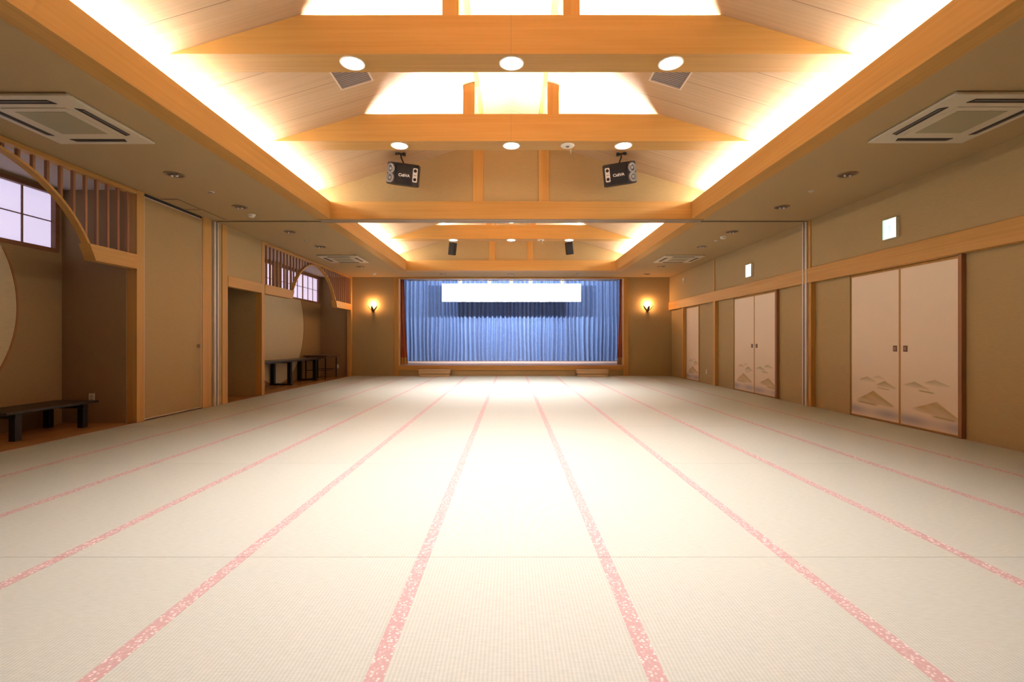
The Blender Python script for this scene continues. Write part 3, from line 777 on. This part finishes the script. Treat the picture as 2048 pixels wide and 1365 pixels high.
# stage spotlights on a pipe
t = thing('lamp_pipe', 'thin white pipe carrying the stage spotlights', 'pipe', (0, 15.28, 3.052))
bm = new(); tube(bm, [(-3.36, 0, 0), (3.42, 0, 0)], 0.016, 10); obj('pipe', bm, PLATE, t, smooth=True)
for x in (-3.3, -1.2, 1.2, 3.3):
    bm = new(); tube(bm, [(x, 0, 0.016), (x, 0, 0.748)], 0.008, 8); obj('hanger', bm, PLATE, t, smooth=True)
SPX = [(-1.65, 'leftmost'), (-0.70, 'second from left'), (0.01, 'middle'), (0.635, 'second from right'), (1.67, 'rightmost')]
sp0 = None
for (x, nm) in SPX:
    lab = 'small white stage spotlight on the pipe, %s of five' % nm
    loc = (x, 15.28, 3.052)
    if sp0 is None:
        sp0 = t = thing('stage_spotlight', lab, 'spotlight', loc, group='stage spotlights on the pipe')
        bm = new(); lathe(bm, [(0.0, 0.075), (0.032, 0.07), (0.045, 0.04), (0.060, -0.055), (0.054, -0.055), (0.04, 0.02), (0.0, 0.03)], 20)
        bmesh.ops.rotate(bm, cent=(0,0,0), matrix=Matrix.Rotation(math.radians(62), 3, 'X'), verts=bm.verts[:]); bmesh.ops.translate(bm, vec=(0, 0.085, -0.005), verts=bm.verts[:])
        obj('lamp_can', bm, CANM, t, smooth=True)
        bm = new(); lathe(bm, [(0, -0.040), (0.052, -0.040), (0.052, -0.035), (0, -0.035)], 20)
        bmesh.ops.rotate(bm, cent=(0,0,0), matrix=Matrix.Rotation(math.radians(62), 3, 'X'), verts=bm.verts[:]); bmesh.ops.translate(bm, vec=(0, 0.085, -0.005), verts=bm.verts[:])
        obj('lamp_lens', bm, SPOTL, t)
        bm = new(); lathe(bm, [(0.017, -0.018), (0.026, -0.018), (0.026, 0.018), (0.017, 0.018), (0.017, -0.018)], 16)
        bmesh.ops.rotate(bm, cent=(0,0,0), matrix=Matrix.Rotation(PI/2, 3, 'Y'), verts=bm.verts[:]); obj('pipe_clamp', bm, PLATE, t, smooth=True)
    else: dup(sp0, loc, lab)
    ld = bpy.data.lights.new('stage_beam', 'SPOT'); ld.energy = 235; ld.spot_size = math.radians(120); ld.spot_blend = 0.6; ld.shadow_soft_size = 0.03; ld.color = (1.0, 0.97, 0.93)
    lo = bpy.data.objects.new('stage_beam', ld); COL.objects.link(lo); lo.location = (x, 15.43, 3.03)
    lo.rotation_euler = (Vector((x*1.25, 18.0, 2.1)) - Vector(lo.location)).to_track_quat('-Z', 'Y').to_euler()

for x in (-3.0, 3.0):        # higher lamps behind the head of the stage opening
    ld = bpy.data.lights.new('stage_beam', 'SPOT'); ld.energy = 235; ld.spot_size = math.radians(125); ld.spot_blend = 0.5; ld.shadow_soft_size = 0.04; ld.color = (1.0, 0.97, 0.95)
    lo = bpy.data.objects.new('stage_beam', ld); COL.objects.link(lo); lo.location = (x, 15.30, 3.32)
    lo.rotation_euler = (Vector((x*0.6, 18.0, 2.3)) - Vector(lo.location)).to_track_quat('-Z', 'Y').to_euler()
# steps up to the stage
st0 = None
for (xc, sd) in ((-2.345, 'left'), (2.50, 'right')):
    lab = 'low wooden step block in front of the stage, %s side' % sd
    if st0 is None:
        st0 = t = thing('stage_step', lab, 'step', (xc, 14.62, 0.001), group='wooden steps before the stage')
        bm = new(); box(bm, -0.455, 0.455, -0.17, 0.19, 0, 0.072); obj('base_board', bm, WOOD_S, t, bev=0.003)
        bm = new(); box(bm, -0.44, 0.44, -0.155, 0.18, 0.072, 0.088); obj('shadow_gap', bm, BRONZE, t)
        bm = new(); box(bm, -0.475, 0.475, -0.18, 0.19, 0.088, 0.183); obj('riser_board', bm, WOOD_S, t, bev=0.003)
        bm = new(); box(bm, -0.49, 0.49, -0.195, 0.195, 0.183, 0.21); obj('tread', bm, WOOD_S, t, bev=0.004)
    else: dup(st0, (xc, 14.62, 0.001), lab)

# wall sconces: pointed dark petals below a glowing bulb
sc0 = None
for (x, sd) in ((-4.325, 'left'), (4.285, 'right')):
    lab = 'glowing wall sconce with dark pointed petals, %s of the stage' % sd
    if sc0 is None:
        sc0 = t = thing('wall_sconce', lab, 'wall lamp', (x, YB, 2.03), group='wall sconces beside the stage')
        bm = new(); lathe(bm, [(0, -0.03), (0.03, -0.025), (0.034, 0.03), (0.0, 0.035)], 20, c=(0, -0.045, 0)); box(bm, -0.035, 0.035, -0.03, -0.0005, -0.04, 0.06); obj('holder', bm, BRONZE, t)
        for k in range(3):
            a0 = PI + PI*k/3 + 0.06; a1 = PI + PI*(k+1)/3 - 0.06
            bm = new(); n = 8; lo_, up_ = [], []
            for i in range(n+1):
                a = a0 + (a1-a0)*i/n; s_ = 1 - abs(2*i/n - 1)
                rt = 0.035 + 0.15*(0.35 + 0.65*s_); zt = 0.03 + 0.155*(0.15 + 0.85*s_)
                for lst, q in ((lo_, 0.0), (up_, 0.004)):
                    lst.append([bm.verts.new(((0.03+q)*math.cos(a), -0.045 + (0.03+q)*math.sin(a)*0.75, -0.005)), bm.verts.new(((rt+q)*math.cos(a), -0.045 + (rt+q)*math.sin(a)*0.75, zt))])
            for L in (lo_, up_):
                for A, B in zip(L, L[1:]): bm.faces.new((A[0], B[0], B[1], A[1]))
            for i in range(n):
                for e in (0, 1): bm.faces.new((lo_[i][e], lo_[i+1][e], up_[i+1][e], up_[i][e]))
            for i in (0, n): bm.faces.new((lo_[i][0], lo_[i][1], up_[i][1], up_[i][0]))
            bmesh.ops.recalc_face_normals(bm, faces=bm.faces[:])
            obj('petal', bm, PETAL, t)
        bm = new(); lathe(bm, [(0, 0.125), (0.022, 0.13), (0.036, 0.165), (0.046, 0.215), (0.042, 0.255), (0.026, 0.285), (0, 0.295)], 20, c=(0, -0.075, 0)); obj('bulb', bm, BULB, t, smooth=True)
    else: dup(sc0, (x, YB, 2.03), lab)

# ------------------------------------------------------------------ ceiling fittings
def ac_unit(lab, x, y):
    t = thing('air_conditioner', lab, 'air conditioner', (x, y, CZ), group='ceiling air conditioner cassettes')
    h = 0.475
    bm = new(); prism(bm, [(-h, -h), (h, -h), (h, h), (-h, h)], 'z', -0.030, -0.0005); obj('panel', bm, IVORY, t, bev=0.012)
    bm = new(); box(bm, -0.275, 0.275, -0.275, 0.275, -0.036, -0.0302); obj('intake_frame', bm, IVORY, t, bev=0.004)
    bm = new(); box(bm, -0.215, 0.215, -0.215, 0.215, -0.0385, -0.0362)
    obj('intake_grille', bm, IVORYD, t)
    for k in range(4):
        R = Matrix.Rotation(k*PI/2, 3, 'Z')
        bm = new(); prism(bm, [(-0.27, 0.345), (0.27, 0.345), (0.245, 0.405), (-0.245, 0.405)], 'z', -0.034, -0.0302); bmesh.ops.rotate(bm, cent=(0,0,0), matrix=R, verts=bm.verts[:])
        s = obj('air_outlet', bm, DARK, t)
        bm = new(); box(bm, -0.24, 0.24, 0.382, 0.398, -0.037, -0.0342); bmesh.ops.rotate(bm, cent=(0,0,0), matrix=R, verts=bm.verts[:]); obj('louvre', bm, GREYC, s)
    return t
a0 = ac_unit('ceiling air conditioner nearest the camera on the left', -4.06, 4.29)
dup(a0, (4.05, 4.27, CZ), 'ceiling air conditioner nearest the camera on the right')
dup(a0, (-4.07, 11.5, CZ), 'distant ceiling air conditioner over the far left alcove')
dup(a0, (4.07, 11.5, CZ), 'distant ceiling air conditioner above the right wall')

def off_light():
    t = thing('unlit_downlight', '', 'downlight', group='unlit downlights in the flat ceiling')
    bm = new(); lathe(bm, [(0.084, -0.0005), (0.108, -0.0005), (0.110, -0.004), (0.104, -0.009), (0.086, -0.006), (0.084, -0.0005)], 32); obj('trim_ring', bm, RINGM, t, smooth=True)
    bm = new(); lathe(bm, [(0.0, -0.0012), (0.0845, -0.0012)], 32); obj('painted_recess', bm, RECESS_SHADE, t)  # flush flat disc, its dark colour stands in for the shade inside
    for s in (-1, 1):
        bm = new(); bmesh.ops.create_uvsphere(bm, u_segments=12, v_segments=8, radius=0.016, matrix=Matrix.Translation((s*0.03, 0.0, -0.016))); obj('small_bulb', bm, SILV, t, smooth=True)
    return t
u0 = off_light()
ol = []
NUM = ['nearest', 'second', 'third', 'fourth', 'fifth']
for s, sd in ((-1, 'left'), (1, 'right')):
    for i, y in enumerate((5.70, 7.08, 8.69, 10.07, 12.75)):
        ol.append(((s*4.06, y, CZ), 'unlit ceiling downlight, %s of the row along the %s side' % (NUM[i], sd)))
for x, nm in ((-2.05, 'left'), (0.0, 'middle'), (2.05, 'right'), (4.07, 'rightmost')):
    ol.append(((x, 14.15, CZ), 'unlit downlight in front of the stage, %s one' % nm))
u0.location = ol[0][0]; u0['label'] = ol[0][1]
for loc, lab in ol[1:]: dup(u0, loc, lab)

def dome():
    t = thing('ceiling_sensor', '', 'smoke detector', group='small white ceiling sensors')
    bm = new(); lathe(bm, [(0.058, -0.0005), (0.060, -0.012), (0.052, -0.018), (0.046, -0.040), (0.03, -0.047), (0, -0.048)], 28); obj('dome', bm, PLATE, t, smooth=True)
    bm = new(); lathe(bm, [(0.047, -0.030), (0.0495, -0.030), (0.0495, -0.024), (0.051, -0.022)], 28); obj('vent_ring', bm, IVORYD, t)
    return t
d0 = dome(); d0.location = (-4.12, 7.50, CZ); d0['label'] = 'small white sensor on the ceiling before the left partition channel'
dup(d0, (4.08, 9.08, CZ), 'small white sensor on the ceiling beyond the right partition channel')
dup(d0, (-4.06, 14.0, CZ), 'small white sensor on the ceiling above the left sconce')
def sprink():
    t = thing('sprinkler_head', '', 'sprinkler', group='sprinkler heads in the flat ceiling')
    bm = new(); lathe(bm, [(0.022, 0.0), (0.036, 0.0), (0.036, -0.005), (0.022, -0.008), (0.022, 0.0)], 24); obj('collar', bm, PLATE, t, smooth=True)
    bm = new(); lathe(bm, [(0.0, -0.0006), (0.010, -0.001), (0.008, -0.016), (0.018, -0.018), (0.018, -0.021), (0, -0.022)], 16); obj('nozzle', bm, ALU, t)
    return t
s0 = sprink(); s0.location = (-4.04, 6.37, CZ); s0['label'] = 'tiny sprinkler head on the left ceiling between two unlit downlights'
dup(s0, (4.02, 6.33, CZ), 'tiny sprinkler head on the right ceiling between two unlit downlights')
dup(s0, (-4.10, 9.45, CZ), 'tiny sprinkler head on the left ceiling before the far air conditioner')
dup(s0, (4.10, 9.45, CZ), 'tiny sprinkler head on the right ceiling before the far air conditioner')

def big_detector(lab, x, y):
    t = thing('smoke_detector', lab, 'smoke detector', (x, y, ZB), group='round detectors under the tie beams')
    bm = new(); lathe(bm, [(0.0, -0.014), (0.05, -0.016), (0.08, -0.012), (0.088, -0.004), (0.088, -0.0005)], 36); obj('round_base', bm, PLATE, t, smooth=True)
    bm = new(); lathe(bm, [(0.0, -0.026), (0.018, -0.024), (0.026, -0.0155), (0.026, -0.0145)], 20); obj('sensor', bm, GREYC, t, smooth=True)
    bm = new(); tube(bm, [(0.045, 0.02, -0.016), (0.045, 0.02, -0.10)], 0.0035, 6); obj('cord', bm, PLATE, t)
big_detector('white round smoke detector under the second tie beam', 0.727, 5.943 + 0.135)
big_detector('white round smoke detector under the farthest tie beam', 0.74, 11.61 + 0.135)

# vents in the sloping boards
v0 = None
for s, sd in ((-1, 'left'), (1, 'right')):
    x = s*1.735; a = math.atan(PITCH)*s
    loc = (x, 5.095, roof(x)); lab = 'square louvred air vent in the %s vault slope' % sd
    if v0 is None:
        v0 = t = thing('air_vent', lab, 'vent', loc, (0, a, 0), group='air vents in the vault slopes')
        hx, hy, f = 0.19, 0.235, 0.018
        bm = new(); box(bm, -hx, -hx + f, -hy, hy, -0.014, -0.001); box(bm, hx - f, hx, -hy, hy, -0.014, -0.001); box(bm, -hx + f, hx - f, -hy, -hy + f, -0.014, -0.001); box(bm, -hx + f, hx - f, hy - f, hy, -0.014, -0.001)
        obj('vent_frame', bm, VENTF, t)
        bm = new(); box(bm, -hx + f, hx - f, -hy + f, hy - f, -0.003, -0.0012); obj('backing', bm, DARK, t)
        n = 14
        for i in range(n):
            y = -hy + f + 0.012 + (2*hy - 2*f - 0.024)*i/(n-1)
            bm = new(); prism(bm, [(y - 0.006, -0.004), (y - 0.003, -0.004), (y + 0.006, -0.012), (y + 0.003, -0.012)], 'x', -hx + f, hx - f); obj('slat', bm, VENTM, t)
    else: dup(v0, loc, lab, rot=(0, a, 0))

# ------------------------------------------------------------------ loudspeakers
def text_mesh(txt, size, ext):
    c = bpy.data.curves.new('lettering', 'FONT'); c.body = txt; c.size = size; c.extrude = ext; c.align_x = 'CENTER'; c.align_y = 'CENTER'; c.offset = size*0.018
    o = bpy.data.objects.new('tmp_lettering', c); COL.objects.link(o)
    dg = bpy.context.evaluated_depsgraph_get(); me = bpy.data.meshes.new_from_object(o.evaluated_get(dg))
    bpy.data.objects.remove(o); return me
def loudspeaker(lab, loc, rot, s, mount):
    """s=-1: drivers on the left of the front; front faces -y"""
    t = thing('loudspeaker', lab, 'loudspeaker', loc, rot, group='wide loudspeakers hung from the near vault')
    W, H, D = 0.245, 0.155, 0.26
    xo = s*W                                   # driver side
    pts = [(-s*W, -D/2), (s*0.08, -D/2)]
    for k in range(1, 9):
        a = k/8; pts.append((s*(0.08 + 0.165*math.sin(a*PI/2)**0.95), -D/2 + 0.10*(1 - math.cos(a*PI/2))))
    pts += [(s*W, 0.02), (s*0.17, D/2), (-s*0.20, D/2), (-s*W, 0.02)]
    bm = new(); prism(bm, pts, 'z', -H, H); obj('cabinet', bm, BLKP, t, bev=0.008)
    bm = new(); prism(bm, [(-s*0.145, -D/2 - 0.010), (s*0.085, -D/2 - 0.010), (s*0.10, -D/2 + 0.004), (-s*0.155, -D/2 - 0.0005)], 'z', -H + 0.012, H - 0.012)
    obj('front_grille', bm, BLACK, t)
    # two drivers on the curved corner
    nx, ny = s*0.50, -0.866
    for (z, big) in ((0.062, True), (-0.072, False)):
        bm = new(); r = 0.062
        lathe(bm, [(r, 0.0), (r + 0.012, 0.0), (r + 0.012, 0.014), (r, 0.018), (r - 0.006, 0.012), (0.024, -0.004 + 0.006), (0.024, 0.012), (0.0, 0.017)], 28)
        q = Vector((nx, ny, 0)).to_track_quat('Z', 'Y').to_matrix()
        bmesh.ops.rotate(bm, cent=(0,0,0), matrix=q, verts=bm.verts[:]); bmesh.ops.translate(bm, vec=(s*0.172, -D/2 + 0.024, z), verts=bm.verts[:])
        obj('driver', bm, CONE_L if big else GREYC, t, smooth=False)
    # silver tweeter plate
    bm = new(); x0 = -s*0.197; pl = []
    for (cx, cz, a0) in ((0.020, 0.088, 0), (-0.020, 0.088, 90), (-0.020, -0.088, 180), (0.020, -0.088, 270)):
        for k in range(5):
            a = math.radians(a0 + 22.5*k); pl.append((x0 + cx + 0.015*math.cos(a), cz + 0.015*math.sin(a)))
    prism(bm, pl, 'y', -D/2 - 0.007, -D/2 - 0.001); p = obj('tweeter_plate', bm, SILV, t)
    for z in (0.062, -0.062):
        bm = new(); lathe(bm, [(0, 0), (0.024, 0), (0.024, 0.003), (0, 0.003)], 20); bmesh.ops.rotate(bm, cent=(0,0,0), matrix=Matrix.Rotation(PI/2, 3, 'X'), verts=bm.verts[:]); bmesh.ops.translate(bm, vec=(x0, -D/2 - 0.0072, z), verts=bm.verts[:])
        obj('tweeter_hole', bm, BLACK, p)
    bm = new(); box(bm, x0 - 0.02, x0 + 0.02, -D/2 - 0.0078, -D/2 - 0.0068, -0.008, 0.002); obj('rating_mark', bm, GREYC, p)
    me = text_mesh('CidiVA', 0.058, 0.0006); me.materials.append(WHITE)
    o = bpy.data.objects.new('maker_lettering', me); COL.objects.link(o); o.parent = t; o.rotation_euler = (PI/2, 0, 0); o.location = (-s*0.035, -D/2 - 0.0112, -0.022)
    # hanging bracket up to the boards (given in world metres above the cabinet)
    inv = Matrix.LocRotScale(Vector(loc), t.rotation_euler.to_quaternion(), None).inverted()
    top = inv @ Vector(mount); base = Vector((0, 0.0, H - 0.004)); mid = base.lerp(top, 0.55) + Vector((s*0.012, 0, 0))
    bm = new(); tube(bm, [base, mid, top], 0.011, 10); obj('bracket_arm', bm, BLKP, t, smooth=True)
    bm = new(); tube(bm, [top + Vector((-0.055, 0, 0.0)), top + Vector((0.055, 0, 0.0))], 0.014, 10)
    for q in (-0.055, 0.055): tube(bm, [top + Vector((q, 0, -0.024)), top + Vector((q, 0, 0.024))], 0.026, 12)
    obj('bracket_head', bm, BLKP, t)
Yk = 7.26
def at_px(px, py, Y): return ((px - 1022)/945*Y, Y, CAM_H + (683 - py)/945*Y)
m1 = at_px(801, 316, 7.26); m1 = (m1[0], m1[1], roof(m1[0]) - 0.03)
m2 = at_px(1243, 316, 7.26); m2 = (m2[0], m2[1], roof(m2[0]) - 0.03)
loudspeaker('black wide loudspeaker with white lettering, left under the vault', at_px(807, 350, Yk), (math.radians(12), math.radians(6.5), math.radians(4)), -1, m1)
loudspeaker('black wide loudspeaker with white lettering, right under the vault', at_px(1239, 349, Yk), (math.radians(12), math.radians(-7), math.radians(-6)), 1, m2)

def column_speaker(lab, loc, rot, mount):
    t = thing('small_loudspeaker', lab, 'loudspeaker', loc, rot, group='slim loudspeakers hung in the far vault')
    bm = new(); box(bm, -0.085, 0.085, -0.10, 0.10, -0.165, 0.165); obj('cabinet', bm, BLKP, t, bev=0.012)
    bm = new(); box(bm, -0.072, 0.072, -0.106, -0.0995, -0.150, 0.150); obj('front_grille', bm, BLACK, t, bev=0.002)
    inv = Matrix.LocRotScale(Vector(loc), t.rotation_euler.to_quaternion(), None).inverted(); top = inv @ Vector(mount)
    bm = new(); tube(bm, [(0, 0.02, 0.16), top], 0.012, 8); obj('bracket_arm', bm, BLKP, t, smooth=True)
    bm = new(); tube(bm, [top + Vector((0, 0, -0.012)), top + Vector((0, 0, 0.012))], 0.04, 12); obj('bracket_head', bm, BLKP, t)
for (px, py, sd, s) in ((905, 498, 'left', -1), (1138.5, 497, 'right', 1)):
    loc = at_px(px, py, 12.75); mt = (loc[0] + s*0.035, 12.82, roof(loc[0] + s*0.035) - 0.016)
    column_speaker('small slim black loudspeaker in the far vault, %s one' % sd, loc, (math.radians(10), math.radians(-s*9), math.radians(s*8)), mt)

# ------------------------------------------------------------------ wall behind the camera, world, camera
bm = new(); box(bm, -5.2, 5.2, -1.4, -1.3, -0.03, CZ + 0.06)
struct(obj('wall_front', bm, BACKW), 'wall behind the camera', 'wall')

w = bpy.data.worlds.new('World'); SC.world = w; w.use_nodes = True
w.node_tree.nodes['Background'].inputs['Color'].default_value = (0.02, 0.02, 0.025, 1)

cd = bpy.data.cameras.new('camera'); cam = bpy.data.objects.new('camera', cd); COL.objects.link(cam)
cam.location = (0, 0, CAM_H); cam.rotation_euler = (PI/2, 0, 0)
cd.sensor_width = 36.0; cd.lens = 36.0*945/2048; cd.shift_x = 2.0/2048; cd.shift_y = 0.5/2048; cd.clip_start = 0.05; cd.clip_end = 100
SC.camera = cam
vs = SC.view_settings; vs.view_transform = 'Standard'; vs.look = 'None'; vs.gamma = 1.0; vs.use_curve_mapping = False; vs.exposure = 0.0
